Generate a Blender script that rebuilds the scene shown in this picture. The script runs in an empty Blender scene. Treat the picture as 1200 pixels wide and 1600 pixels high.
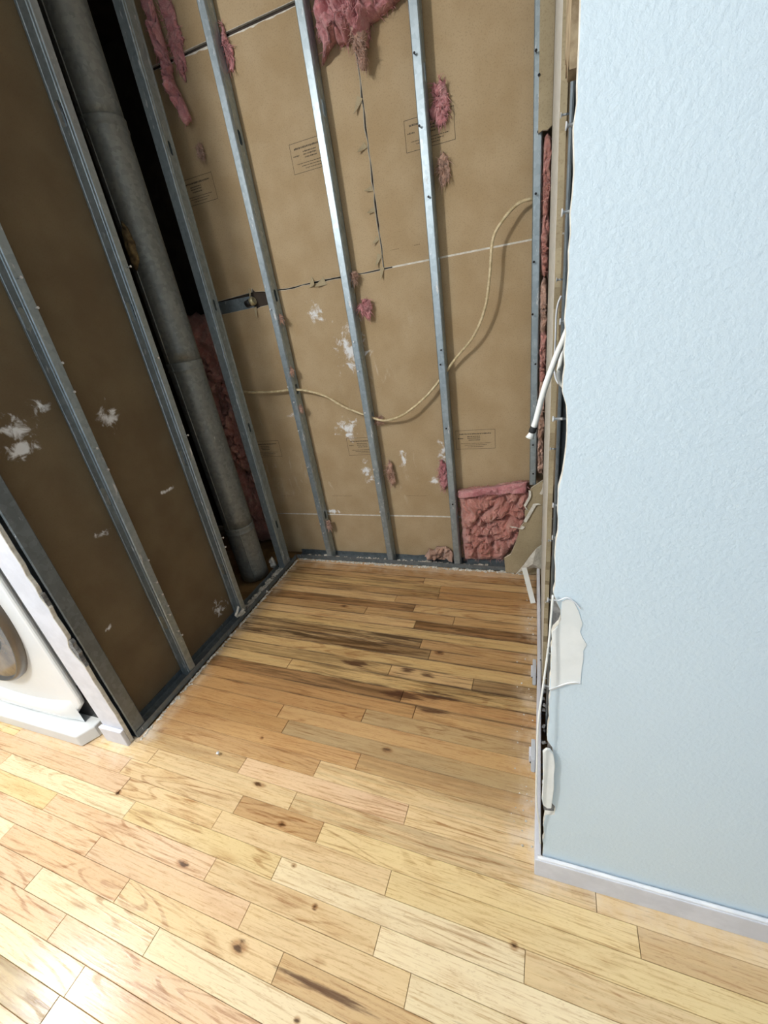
import bpy, bmesh, math, random
from mathutils import Vector, Matrix, noise
C = bpy.context.scene.collection
S = bpy.context.scene
R = math.radians
# ------------------------------------------------------------------ camera
RM = ((0.93958501, 0.31121106, -0.14257517), (0.01684959, -0.45804342, -0.88877012), (-0.34190071, 0.83267275, -0.43561451))
F, CAMZ = 651.25, 1.353
cam = bpy.data.cameras.new('camera'); co = bpy.data.objects.new('camera', cam); C.objects.link(co)
m = Matrix((RM[0], [-v for v in RM[1]], [-v for v in RM[2]])).transposed().to_4x4()
m.translation = (0, 0, CAMZ); co.matrix_world = m
cam.sensor_fit = 'HORIZONTAL'; cam.sensor_width = 36; cam.lens = 36 * F / 1200; cam.clip_start = .02
S.camera = co
# ------------------------------------------------------------------ world, lamps, exposure
S.view_settings.view_transform = 'Standard'; S.view_settings.look = 'None'
S.view_settings.gamma = 1; S.view_settings.use_curve_mapping = False; S.view_settings.exposure = .36
w = bpy.data.worlds.new('world'); S.world = w; w.use_nodes = True
w.node_tree.nodes['Background'].inputs[0].default_value = (.72, .87, 1, 1)
w.node_tree.nodes['Background'].inputs[1].default_value = .50
def lamp(name, loc, power, rad, col):
    l = bpy.data.lights.new(name, 'POINT'); l.energy = power; l.shadow_soft_size = rad; l.color = col
    o = bpy.data.objects.new(name, l); C.objects.link(o); o.location = loc
lamp('ceiling_lamp', (-1.58, -.60, 2.45), 104, .085, (1, .97, .93))
lamp('hall_lamp', (-2.88, .14, 2.45), 40, .075, (.93, .97, 1))

def at(px, py, ax, v):                       # point where the ray of a photograph pixel meets the plane axis = v
    d = (Matrix(RM).transposed() @ Vector(((px - 600) / F, (py - 800) / F, 1)))
    c = Vector((0, 0, CAMZ)); return c + d * ((v - c[ax]) / d[ax])

# ------------------------------------------------------------------ node helpers
def lin(h):
    h = h.lstrip('#'); o = []
    for i in (0, 2, 4):
        c = int(h[i:i + 2], 16) / 255; o.append(c / 12.92 if c <= .04045 else ((c + .055) / 1.055) ** 2.4)
    return (*o, 1)
class NT:
    def __init__(s, name):
        s.mat = bpy.data.materials.new(name); s.mat.use_nodes = True; s.t = s.mat.node_tree
        s.b = s.t.nodes['Principled BSDF']
    def n(s, typ, **kw):
        o = s.t.nodes.new('ShaderNode' + typ)
        for k, v in kw.items():
            if k.startswith('_'): setattr(o, k[1:], v)
        return o
    def put(s, sock, v):
        if hasattr(v, 'node'): s.t.links.new(v, sock)
        else: sock.default_value = v
    def math(s, op, a, b=0.0, clamp=False):
        o = s.n('Math', _operation=op, _use_clamp=clamp); s.put(o.inputs[0], a); s.put(o.inputs[1], b); return o.outputs[0]
    def mix(s, f, a, b, mode='MIX'):
        o = s.n('Mix', _data_type='RGBA', _blend_type=mode, _clamp_factor=True)
        s.put(o.inputs[0], f); s.put(o.inputs[6], a); s.put(o.inputs[7], b); return o.outputs[2]
    def noise(s, vec, scale, detail=4, rough=.5, dist=0, out=0):
        o = s.n('TexNoise'); s.put(o.inputs['Vector'], vec); o.inputs['Scale'].default_value = scale
        o.inputs['Detail'].default_value = detail; o.inputs['Roughness'].default_value = rough; o.inputs['Distortion'].default_value = dist
        return o.outputs[out]
    def map(s, vec, scale=(1, 1, 1), loc=(0, 0, 0)):
        o = s.n('Mapping'); s.put(o.inputs[0], vec); o.inputs[1].default_value = loc; o.inputs[3].default_value = scale; return o.outputs[0]
    def ramp(s, f, lo, hi):                       # smooth 0..1
        o = s.n('MapRange', _interpolation_type='SMOOTHSTEP'); s.put(o.inputs[0], f)
        o.inputs[1].default_value = lo; o.inputs[2].default_value = hi; return o.outputs[0]
    def pos(s): return s.n('NewGeometry').outputs['Position']
    def obj(s): return s.n('TexCoord').outputs['Object']
    def spot(s, p, c, r):                         # 1 at c falling to 0 at ellipsoid radii r
        o = s.n('VectorMath', _operation='SUBTRACT'); s.put(o.inputs[0], p); o.inputs[1].default_value = c
        q = s.n('VectorMath', _operation='DIVIDE'); s.put(q.inputs[0], o.outputs[0]); q.inputs[1].default_value = r
        l = s.n('VectorMath', _operation='LENGTH'); s.put(l.inputs[0], q.outputs[0])
        return s.math('SUBTRACT', 1.0, l.outputs['Value'], True)
    def spots(s, p, lst):
        a = None
        for c, r in lst:
            k = s.spot(p, c, r); a = k if a is None else s.math('MAXIMUM', a, k)
        return a
    def bump(s, h, strength=.3, dist=.002):
        o = s.n('Bump'); o.inputs['Strength'].default_value = strength; o.inputs['Distance'].default_value = dist
        s.put(o.inputs['Height'], h); s.t.links.new(o.outputs[0], s.b.inputs['Normal'])
    def done(s, col, rough=.5, metal=0, spec=.5, coat=0):
        s.put(s.b.inputs['Base Color'], col); s.put(s.b.inputs['Roughness'], rough); s.put(s.b.inputs['Metallic'], metal)
        s.b.inputs['Specular IOR Level'].default_value = spec; s.b.inputs['Coat Weight'].default_value = coat
        return s.mat
M = {}
def simple(name, a, b=None, scale=30, rough=.6, metal=0, bump=0, spec=.4, bd=.002):
    t = NT(name); p = t.obj(); n = t.noise(p, scale, 5, .6)
    col = t.mix(t.ramp(n, .35, .65), lin(a), lin(b or a))
    if bump: t.bump(n, bump, bd)
    M[name] = t.done(col, rough, metal, spec)
# brown backing paper of gypsum board
def paper(name, base, dark, spots=(), streaks=False):
    t = NT(name); p = t.pos()
    n = t.noise(p, 6, 4); f = t.noise(p, 220, 2)
    col = t.mix(t.ramp(n, .3, .7), lin(base), lin(dark))
    col = t.mix(t.math('MULTIPLY', t.ramp(f, .5, .75), .25), col, lin('5d4a33'))
    if spots:
        k = t.spots(p, spots); q = t.noise(t.map(p, (1, 1, 1)), 26, 6, .62, .6)
        mk = t.ramp(t.math('ADD', t.math('MULTIPLY', k, .50), q), .80, 1.0)
        mk = t.math('MULTIPLY', mk, t.ramp(k, .0, .2)); col = t.mix(mk, col, lin('e9ecef'))
    if streaks:                                   # dried joint compound smears low on the wall
        z = t.n('SeparateXYZ'); t.put(z.inputs[0], p)
        zone = t.math('MULTIPLY', t.ramp(z.outputs[2], .30, .6), t.math('SUBTRACT', 1.0, t.ramp(z.outputs[2], .95, 1.45)))
        zone = t.math('MULTIPLY', zone, t.ramp(t.noise(p, 2.3, 2), .38, .6))
        zone = t.math('MULTIPLY', zone, t.math('SUBTRACT', 1.0, t.ramp(z.outputs[0], -.55, -.3)))
        q = t.noise(t.map(p, (30, 1, 8)), 1, 7, .68, .8)
        mk = t.math('MULTIPLY', t.ramp(q, .54, .74), t.math('MULTIPLY', zone, .75)); col = t.mix(mk, col, lin('d9d2c4'))
    t.bump(f, .12, .0006)
    M[name] = t.done(col, .85, 0, .15)
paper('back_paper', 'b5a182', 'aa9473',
      spots=[((-1.25, 1.995, .90), (.10, .1, .035)), ((-.66, 1.995, .62), (.05, .1, .12)), ((-.45, 1.995, .66), (.06, .1, .13)), ((-.50, 1.995, .50), (.10, .1, .06)),
             ((-.88, 1.995, .56), (.07, .1, .16)), ((-.95, 1.995, .80), (.14, .1, .14)), ((-1.15, 1.995, .31), (.12, .1, .035)), ((-.85, 1.995, 1.20), (.20, .1, .25)), ((-1.0, 1.995, 1.38), (.1, .1, .1))], streaks=True)
paper('left_paper_shaded', '766851', '6c5d48',  # same paper as the back boards, darkened for the shade on this side
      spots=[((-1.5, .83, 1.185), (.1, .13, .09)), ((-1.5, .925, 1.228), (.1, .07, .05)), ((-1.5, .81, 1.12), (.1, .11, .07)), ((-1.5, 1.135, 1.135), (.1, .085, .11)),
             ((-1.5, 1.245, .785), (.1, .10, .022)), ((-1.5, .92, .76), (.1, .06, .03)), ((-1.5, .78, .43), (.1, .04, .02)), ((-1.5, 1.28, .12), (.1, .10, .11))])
paper('tan_paper', 'b1a488', 'a3967a')
simple('gypsum', 'dedcd4', 'c9c5ba', 60, .9, bump=.5)
simple('plaster_dust', 'e9e6df', 'bdb6aa', 90, .95, bump=.6)
simple('torn_paper', 'ddd7c6', 'c9bfa6', 25, .9, bump=.3)
simple('brown_torn', 'b3a184', '7d6a50', 35, .9, bump=.4)
simple('grey_tear', '8d8d8c', '5f5f60', 70, .9, bump=.6)
simple('ink', '3a352f', '5a5145', 260, .9)
simple('faint_ink', '6b5d49', '8d7a5c', 260, .9)
simple('white_trim', 'dfe1ea', 'd2d4dd', 12, .4, bump=.1)
simple('caulk', 'f2f3f6', 'e6e8ee', 20, .5)
simple('white_plastic', 'eff1ee', 'e6e8e4', 10, .35)
simple('grey_plastic', 'c9cdd2', 'bcc0c6', 10, .4)
simple('black_rubber', '1c1c1d', '2a2a2b', 20, .5)
simple('bare_ceiling', 'e9e9e6', 'e2e2de', 20, .9)
simple('closet_shade', '4a4038', '3a322c', 9, .9)  # dark tone puts the shade of the enclosed voids into the colour
simple('subfloor', '9a7b50', '7d6240', 14, .8)
simple('washer_white', 'eef2f5', 'e9eef2', 3, .25, spec=.5)
simple('washer_base', 'e4e6e6', 'dcdede', 3, .35)
simple('door_ring', '6d675f', '5f5a54', 5, .3, metal=.6)
simple('door_glass', 'a08a6a', '6b5a44', 5, .12, spec=.6)  # beige-brown reflection put into the glass colour
simple('seam_grey', '7b838c', '6c747d', 5, .6)
simple('brass', 'd8cfae', 'b8ad86', 40, .35, metal=.6)
simple('cable_sheath', 'dccdaa', 'bfae88', 60, .45, metal=.15)
simple('sealant', '7c6a49', '4b3e2a', 40, .8, bump=.6)
simple('dark_screw', '2b2a2c', '1d1c1e', 40, .5, metal=.5)
simple('bright_screw', 'e6e8ea', 'd5d8da', 40, .35, metal=.3)
# painted wall: faint roller stipple
t = NT('wall_paint'); p = t.obj(); n = t.noise(p, 120, 4, .65); n2 = t.noise(p, 3, 3)
t.bump(n, .5, .003); M['wall_paint'] = t.done(t.mix(n2, lin('d3e4ef'), lin('d9e8f1')), .6, 0, .3)
simple('patch_paint', 'f0f2f0', 'e6e9e7', 14, .8)
# galvanised steel with spangle and mud smears
def steel(name, a, b, mud=.62, metal=.75, rough=.42):
    t = NT(name); p = t.obj()
    v = t.n('TexVoronoi'); v.inputs['Scale'].default_value = 70; t.put(v.inputs['Vector'], p)
    sp = t.n('SeparateXYZ'); t.put(sp.inputs[0], v.outputs['Color'])
    n = t.noise(t.map(p, (30, 30, 3)), 1, 5, .6)
    col = t.mix(t.math('ADD', t.math('MULTIPLY', sp.outputs[0], .35), t.math('MULTIPLY', n, .65)), lin(a), lin(b))
    mk = t.ramp(t.noise(t.map(p, (60, 60, 14)), 1, 6, .7), mud, mud + .06)
    t.bump(t.noise(t.map(p, (8, 8, 2)), 1, 2), .15, .004)
    M[name] = t.done(t.mix(mk, col, lin('d4d8da')), t.math('ADD', t.math('MULTIPLY', n, .25), rough - .1), t.math('MULTIPLY', t.math('SUBTRACT', 1.0, mk), metal), .5)
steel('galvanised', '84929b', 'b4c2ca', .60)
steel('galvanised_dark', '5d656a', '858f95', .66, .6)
steel('duct_steel', '6d7170', 'a9ada9', .68, .5, .5)
# pink glass wool
def wool(name, a, b, c):
    t = NT(name); p = t.obj(); n = t.noise(p, 9, 6, .65, .8); f = t.noise(t.map(p, (1, 1, 1)), 75, 5, .75, 1.2)
    n3 = t.noise(t.map(p, (1, 1, 1), (3, 5, 7)), 16, 4, .6)
    col = t.mix(t.ramp(n, .35, .65), lin(a), lin(b)); col = t.mix(t.math('MULTIPLY', t.ramp(f, .48, .66), .55), col, lin(c))
    col = t.mix(t.math('MULTIPLY', t.ramp(n3, .55, .72), .6), col, lin(c))
    t.bump(f, .9, .008); t.b.inputs['Sheen Weight'].default_value = .35; t.b.inputs['Sheen Roughness'].default_value = .6
    M[name] = t.done(col, 1.0, 0, .05)
wool('pink_wool', 'd58e92', 'c67a80', 'ebbfbd')
wool('rose_wool', 'd2938a', 'c27c70', 'e6bda8')
wool('tan_wool', 'cfa592', 'b98f78', 'e3c6b6')
# oak strip
FS = at(505, 1547, 2, 0); FS = (FS.x, FS.y, 0)
t = NT('oak'); oi = t.n('ObjectInfo'); tc = t.obj()
off = t.n('VectorMath', _operation='ADD'); t.put(off.inputs[0], tc)
sc = t.n('VectorMath', _operation='SCALE'); sc.inputs[0].default_value = (31, 17, 23); t.put(sc.inputs['Scale'], oi.outputs['Random']); t.put(off.inputs[1], sc.outputs[0])
lp = off.outputs[0]; p = t.pos()
tint = oi.outputs['Color']; stain = oi.outputs['Alpha']
g1 = t.noise(t.map(lp, (9, 190, 1)), 1, 6, .7)
g2 = t.noise(t.map(lp, (1.0, 10, 1)), 1, 2, .4, .5)
rings = t.math('SINE', t.math('MULTIPLY', g2, 95.0)); rings = t.ramp(rings, .35, 1.0)
ringm = t.math('MULTIPLY', rings, t.ramp(t.noise(t.map(lp, (1.4, 7, 1), (4, 2, 1)), 1, 2), .42, .60))
ringm = t.math('MULTIPLY', ringm, t.ramp(g1, .30, .60))
col = t.mix(t.math('MULTIPLY', ringm, .55), tint, lin('a87c4a'), 'MULTIPLY')
col = t.mix(t.math('MULTIPLY', t.ramp(g1, .48, .70), .55), col, lin('b58a56'), 'MULTIPLY')
br = t.noise(t.map(lp, (2.2, 8, 1), (1, 7, 3)), 1, 3, .5)
col = t.mix(t.math('MULTIPLY', t.ramp(br, .3, .8), .25), col, lin('f2dfba'), 'SOFT_LIGHT')
blot = t.noise(t.map(lp, (4, 18, 1), (9, 3, 5)), 1, 5, .6)
col = t.mix(t.math('MULTIPLY', t.ramp(blot, .52, .72), .28), col, lin('c49a6a'), 'MULTIPLY')
spk = t.noise(t.map(lp, (70, 260, 1)), 1, 3, .6)
col = t.mix(t.math('MULTIPLY', t.ramp(spk, .55, .7), .22), col, lin('b08450'), 'MULTIPLY')
# mineral streaks and water stains of the strip itself
sn = t.noise(t.map(lp, (3.2, 60, 1), (2, 8, 1)), 1, 5, .62, .6)
sm = t.math('MULTIPLY', t.ramp(sn, .44, .60), stain)
col = t.mix(t.math('MULTIPLY', sm, .92), col, lin('3d2814'))
sm2 = t.math('MULTIPLY', t.ramp(t.noise(t.map(lp, (2, 14, 1), (5, 1, 1)), 1, 3), .38, .65), stain)
col = t.mix(t.math('MULTIPLY', sm2, .55), col, lin('76562f'))
K = [((-.466, .822, 0), (.028, .014, 1)), ((-.85, .611, 0), (.035, .011, 1)), ((-.711, .525, 0), (.022, .011, 1)), ((-.947, .358, 0), (.032, .014, 1)), ((-.672, .254, 0), (.034, .020, 1)),
     ((-1.334, .468, 0), (.016, .012, 1)), ((-.03, .436, 0), (.014, .012, 1)), ((-.94, .762, 0), (.012, .009, 1)), ((-.47, .19, 0), (.012, .009, 1)), ((-.52, .375, 0), (.012, .010, 1)), ((-.62, .44, 0), (.012, .008, 1)), ((-.38, 1.29, 0), (.03, .02, 1)), ((-.93, 1.52, 0), (.035, .014, 1))]
kn = t.spots(p, K); kw = t.math('ADD', kn, t.math('MULTIPLY', t.math('SUBTRACT', t.noise(t.map(p, (40, 110, 1)), 1, 4), .5), 1.9))
col = t.mix(t.math('MULTIPLY', t.ramp(kn, .0, .6), .55), col, lin('b58450'), 'MULTIPLY')
col = t.mix(t.math('MULTIPLY', t.math('MULTIPLY', t.ramp(kw, .30, .95), t.ramp(kn, 0, .35)), .85), col, lin('3d2412'))
B = [((-.36, 1.065, 0), (.16, .035, 1)), ((-.47, 1.05, 0), (.16, .03, 1)), ((-.72, 1.165, 0), (.13, .035, 1)), ((-.49, 1.17, 0), (.05, .022, 1)), ((-.35, 1.0, 0), (.12, .022, 1)), ((-.40, 1.165, 0), (.06, .02, 1))]
bs = t.spots(p, B); bn = t.math('ADD', t.math('MULTIPLY', bs, .9), t.math('MULTIPLY', t.math('SUBTRACT', t.noise(t.map(p, (5, 75, 1)), 1, 6, .7, .4), .5), 2.6))
col = t.mix(t.math('MULTIPLY', t.math('MULTIPLY', t.ramp(bn, .28, .75), t.ramp(bs, 0, .35)), .85), col, lin('4a240f'))
zs_ = t.spots(p, [((-.80, 1.37, 0), (.75, .20, 1)), ((-.25, 1.45, 0), (.45, .10, 1)), ((-.45, 1.12, 0), (.65, .12, 1)), ((-.75, 1.72, 0), (.6, .12, 1))])
sk = t.noise(t.map(p, (3.2, 85, 1), (1, 2, 0)), 1, 6, .68, .5)
col = t.mix(t.math('MULTIPLY', t.math('MULTIPLY', t.ramp(sk, .52, .66), t.ramp(zs_, .0, .6)), .75), col, lin('43290f'))   # dark water streaks in the grain
sx = t.n('SeparateXYZ'); t.put(sx.inputs[0], p); X, Y = sx.outputs[0], sx.outputs[1]
ed = t.math('MAXIMUM', t.ramp(Y, 1.78, 1.93), t.math('MAXIMUM', t.math('SUBTRACT', 1.0, t.ramp(X, -1.43, -1.33)), t.ramp(X, -.09, .01)))
ed = t.math('MULTIPLY', ed, t.ramp(Y, .5, .66))                 # plaster dust trodden along the stripped walls
col = t.mix(t.math('MULTIPLY', ed, t.ramp(t.noise(p, 14, 5, .65), .35, .75)), col, lin('e8dccb'))
inside = t.ramp(t.math('ADD', Y, t.math('MULTIPLY', t.noise(p, 3, 3), .2)), .74, .95)                                    # where the closet stood: worn, dirty finish, with its dimmer light tinted in
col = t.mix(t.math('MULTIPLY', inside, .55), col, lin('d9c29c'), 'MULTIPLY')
lv = t.n('SeparateXYZ'); t.put(lv.inputs[0], tc)
sea = t.math('MULTIPLY', t.ramp(t.math('ABSOLUTE', lv.outputs[1]), .0215, .0285), t.ramp(t.noise(t.map(p, (5, 40, 1)), 1, 3), .34, .56))
col = t.mix(t.math('MULTIPLY', t.math('MULTIPLY', sea, t.ramp(Y, .85, 1.05)), .8), col, lin('4b311a'))   # black water lines in the joints of the worn part
st_ = t.spot(p, FS, (.17, .011, 1)); st_ = t.math('ADD', st_, t.math('MULTIPLY', t.math('SUBTRACT', t.noise(t.map(p, (6, 110, 1)), 1, 5, .7), .5), 1.8))
col = t.mix(t.math('MULTIPLY', t.ramp(st_, .15, .7), .8), col, lin('4a2f25'))
ro = t.math('ADD', t.math('ADD', .10, t.math('MULTIPLY', inside, .34)), t.math('MULTIPLY', g1, .12))
t.bump(t.math('ADD', g1, t.math('MULTIPLY', ringm, .4)), .18, .0012)
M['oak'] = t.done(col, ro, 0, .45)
oak_edge = M['subfloor']

# ------------------------------------------------------------------ mesh helpers
def mesh(name, verts, faces, mat, parent=None, smooth=False, mats=None, fm=None):
    me = bpy.data.meshes.new(name); me.from_pydata([tuple(v) for v in verts], [], faces)
    for k in (mats or [mat]): me.materials.append(M[k])
    if fm: me.polygons.foreach_set('material_index', fm)
    bm = bmesh.new(); bm.from_mesh(me); bmesh.ops.recalc_face_normals(bm, faces=bm.faces); bm.to_mesh(me); bm.free()
    if smooth: me.polygons.foreach_set('use_smooth', [True] * len(me.polygons))
    o = bpy.data.objects.new(name, me); C.objects.link(o)
    if parent: o.parent = parent
    return o
def bevel(o, wd, seg=2, ang=40):
    b = o.modifiers.new('bevel', 'BEVEL'); b.width = wd; b.segments = seg; b.limit_method = 'ANGLE'; b.angle_limit = R(ang); return o
def tag(o, label=None, cat=None, group=None, kind=None):
    if label: o['label'] = label
    if cat: o['category'] = cat
    if group: o['group'] = group
    if kind: o['kind'] = kind
    return o
def empty(name, loc=(0, 0, 0), **kw):
    o = bpy.data.objects.new(name, None); C.objects.link(o); o.location = loc; o.empty_display_size = .05; return tag(o, **kw)
def rep(name, o0, parent=None, loc=None):
    o = o0.copy(); C.objects.link(o); o.name = name
    if parent: o.parent = parent
    if loc is not None: o.location = loc
    return o
def prism_data(poly, axis, a, b):                 # polygon in the plane across axis, from a to b
    def P(q, v): return (v, q[0], q[1]) if axis == 0 else (q[0], v, q[1]) if axis == 1 else (q[0], q[1], v)
    n = len(poly); vs = [P(q, a) for q in poly] + [P(q, b) for q in poly]
    fs = [tuple(range(n)), tuple(range(n, 2 * n))] + [(i, (i + 1) % n, n + (i + 1) % n, n + i) for i in range(n)]
    return vs, fs
def prism(name, poly, axis, a, b, mat, parent=None, side=None):
    vs, fs = prism_data(poly, axis, a, b)
    if side: return mesh(name, vs, fs, mat, parent, mats=[mat, side], fm=[0, 0] + [1] * (len(fs) - 2))
    return mesh(name, vs, fs, mat, parent)
def box(name, lo, hi, mat, parent=None, bev=0):
    o = prism(name, [(lo[0], lo[1]), (hi[0], lo[1]), (hi[0], hi[1]), (lo[0], hi[1])], 2, lo[2], hi[2], mat, parent)
    if bev: bevel(o, bev)
    return o
def rag(p, q, n, amp, rnd, keep=True):            # ragged line from p to q (q left out)
    d = (Vector(q) - Vector(p)); nn = Vector((-d.y, d.x)).normalized(); o = [tuple(p)]
    for i in range(1, n):
        k = Vector(p) + d * ((i + rnd.uniform(-.3, .3)) / n) + nn * rnd.uniform(-amp, amp); o.append(tuple(k))
    return o
def spline(pts, n=8):                             # Catmull-Rom samples
    P = [Vector(q) for q in pts]; P = [P[0] * 2 - P[1]] + P + [P[-1] * 2 - P[-2]]; o = []
    for i in range(1, len(P) - 2):
        a, b, c, d = P[i - 1:i + 3]
        for k in range(n):
            u = k / n; o.append(.5 * ((2 * b) + (c - a) * u + (2 * a - 5 * b + 4 * c - d) * u * u + (3 * b - a - 3 * c + d) * u ** 3))
    o.append(P[-2]); return o
def tube_data(path, rad, seg=10, v0=0):
    vs, fs = [], []; up = Vector((.12, .3, .95)); n = len(path)
    for i, q in enumerate(path):
        tg = (path[min(i + 1, n - 1)] - path[max(i - 1, 0)]).normalized()
        x = tg.cross(up).normalized() if abs(tg.dot(up)) < .98 else tg.cross(Vector((1, 0, 0))).normalized(); y = tg.cross(x)
        r = rad(i) if callable(rad) else rad
        vs += [q + (x * math.cos(k * 2 * math.pi / seg) + y * math.sin(k * 2 * math.pi / seg)) * r for k in range(seg)]
    for i in range(n - 1):
        for k in range(seg):
            a = v0 + i * seg + k; b = v0 + i * seg + (k + 1) % seg; fs.append((a, b, b + seg, a + seg))
    fs.append(tuple(v0 + k for k in range(seg))); fs.append(tuple(v0 + (n - 1) * seg + k for k in range(seg)))
    return vs, fs
def tube(name, pts, rad, mat, parent=None, n=8, seg=10, path=None):
    pa = path or spline(pts, n); vs, fs = tube_data(pa, rad, seg); return mesh(name, vs, fs, mat, parent, True)
def lathe(name, prof, mat, parent=None, seg=32, loc=(0, 0, 0), smooth=True):
    vs = [(r * math.cos(k * 2 * math.pi / seg) + loc[0], r * math.sin(k * 2 * math.pi / seg) + loc[1], z + loc[2]) for r, z in prof for k in range(seg)]
    fs = [(i * seg + k, i * seg + (k + 1) % seg, (i + 1) * seg + (k + 1) % seg, (i + 1) * seg + k) for i in range(len(prof) - 1) for k in range(seg)]
    fs += [tuple(range(seg)), tuple((len(prof) - 1) * seg + k for k in range(seg))]
    return mesh(name, vs, fs, mat, parent, smooth)
def fbm(p, s, seed):
    q = Vector(p) * s + Vector((seed * 3.1, seed * 1.7, seed * .9)); return noise.fractal(q, 1.0, 2.0, 5)
def fluff(name, poly, y0, depth, seed, mat, parent=None, amp=.03, rim=.012, nr=34, na=120, fibre=40, fold=16, axis=1, zs=1):
    """lump of glass wool filling a star-shaped outline in the xz plane (axis 1) or yz plane (axis 0), bulging from y0 towards the viewer by depth"""
    rnd = random.Random(seed); c = sum((Vector(q) for q in poly), Vector((0, 0))) / len(poly)
    ang = sorted((math.atan2(q[1] - c[1], q[0] - c[0]), math.hypot(q[0] - c[0], q[1] - c[1])) for q in poly)
    # dense boundary: walk the polygon
    per = []; tot = 0; L = len(poly); ln = [(Vector(poly[(i + 1) % L]) - Vector(poly[i])).length for i in range(L)]
    for i in range(L): tot += ln[i]
    for k in range(na):
        d = k / na * tot; i = 0
        while d > ln[i] and i < L - 1: d -= ln[i]; i += 1
        q = Vector(poly[i]).lerp(Vector(poly[(i + 1) % L]), d / max(ln[i], 1e-6))
        q += (q - c).normalized() * rim * fbm((q.x, q.y, 0), 30, seed); per.append(q)
    def T(u, v, w): return Vector((u, w, v)) if axis == 1 else Vector((w, u, v))
    vs, fs = [], []
    for j in range(nr + 1):
        r = j / nr
        for k in range(na):
            q = c.lerp(per[k], max(r, .004)); h = depth * (1 - r ** 5) ** .5 * (.72 + .0)
            n1 = noise.noise(Vector((q.x * fold + seed, q.y * fold, seed * 2.3))); n2 = noise.noise(Vector((q.x * fold * 2.3 + 9, q.y * fold * 2.3, seed * 1.1)))
            g = fbm((q.x, q.y, 0), fold * .5, seed + 2); f = -math.exp(-(n1 / .16) ** 2) - .45 * math.exp(-(n2 / .16) ** 2)
            h += (1 - r ** 6) * amp * (.8 * g + .75 * f + .3) + (1 - r ** 8) * .16 * amp * fbm((q.x, q.y, 0), 70, seed)
            wob = .6 * amp * (1 - r ** 6); q2 = q + Vector((fbm((q.x, q.y, 3), fold * .6, seed), fbm((q.x, q.y, 7), fold * .6, seed))) * wob
            vs.append(T(q2.x, q2.y, y0 + (-h if axis == 1 else h) * zs))
    for j in range(nr):
        for k in range(na):
            a = j * na + k; b = j * na + (k + 1) % na; fs.append((a, b, b + na, a + na))
    fs.append(tuple(range(na)))
    fs.append(tuple(nr * na + k for k in range(na)))
    surf = list(vs)
    for i in range(fibre * 4):                               # loose strands, a quarter of them along the rim
        if i % 4 == 0:
            q = rnd.choice(per); d = (q - c).normalized(); b0 = T(q.x, q.y, y0 + (-.01 if axis == 1 else .01))
        else:
            b0 = surf[rnd.randrange(na * 4, len(surf))].copy(); d = Vector((rnd.uniform(-1, 1), rnd.uniform(-1, .6)))
        d = Vector((d.x + rnd.uniform(-.7, .7), d.y + rnd.uniform(-.9, .4))).normalized()
        l = rnd.uniform(.006, .026); s = T(d.x, d.y, rnd.uniform(-.7, .2) if axis == 1 else rnd.uniform(-.2, .7))
        path = [b0 - s * .004, b0 + s * l * .5 + Vector((0, 0, -.1 * l)), b0 + s * l + Vector((0, 0, -.35 * l))]
        a, b = tube_data(path, lambda i_: (.0016, .0009, .0002)[i_], 4, len(vs)); vs += a; fs += b
    return mesh(name, vs, fs, mat, parent, True)

# ------------------------------------------------------------------ floor
TILT, PH, PW = .02, .0224, .0569
floor = box('floor', (-2.6, -1.2, -.05), (2.2, 2.4, -.0125), 'subfloor'); tag(floor, 'oak strip floor, pale in front and stained where the closet stood', kind='structure')
rnd = random.Random(7)
PAL = dict(L='e2c69a', Y='e3c997', M='d4b487', O='cda87a', P='e0c09c', D='b4926a', G='c6b08a', W='ead6b0', R='dab892')
JO = {31: [-.565], 30: [-.464], 29: [-.46], 28: [-.676], 27: [-.561], 26: [-.803, -.352], 25: [-.528], 24: [], 23: [-.47], 22: [-.418], 21: [], 20: [-.563, -.219], 19: [-1.023], 18: [-.477], 17: [-.412], 16: [-.596],
      15: [-.932], 14: [-.876], 13: [-.551], 12: [-.681], 11: [-.951, -.347], 10: [-.711], 9: [-1.395, -.884, -.584], 8: [-1.334, -.924, -.35], 7: [-1.244, -.666, -.006], 6: [-.856, -.342], 5: [-1.27, -.694, -.249],
      4: [-1.612, -1.077, -.556], 3: [-1.379, -.903], 2: [-1.189], 1: [-1.038], 0: [-1.052]}
TN = {33: 'P0', 32: 'O2', 31: 'M5 L1', 30: 'Y4 O2', 29: 'M6 O1', 28: 'L2 M1', 27: 'D6 L1', 26: 'M3 M1 M1', 25: 'L1 D8', 24: 'Y1', 23: 'G9 M1', 22: 'G9 M3', 21: 'Y1', 20: 'Y4 L1 G6', 19: 'Y1 Y5', 18: 'D6 O2', 17: 'O3 M2', 16: 'O1 G0',
      15: 'O0 M0', 14: 'O1 G1', 13: 'O0 M2', 12: 'O1 L2', 11: 'M2 P0 L0', 10: 'L1 L3', 9: 'P0 L1 O2 Y0', 8: 'P0 L0 L0 Y0', 7: 'W0 Y0 W0 L1', 6: 'P0 L0 W0', 5: 'P0 P0 L0 W0', 4: 'W0 R0 L0 M1', 3: 'P0 W0 W0', 2: 'P0 P0', 1: 'W0 R1', 0: 'G4 L2'}
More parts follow.
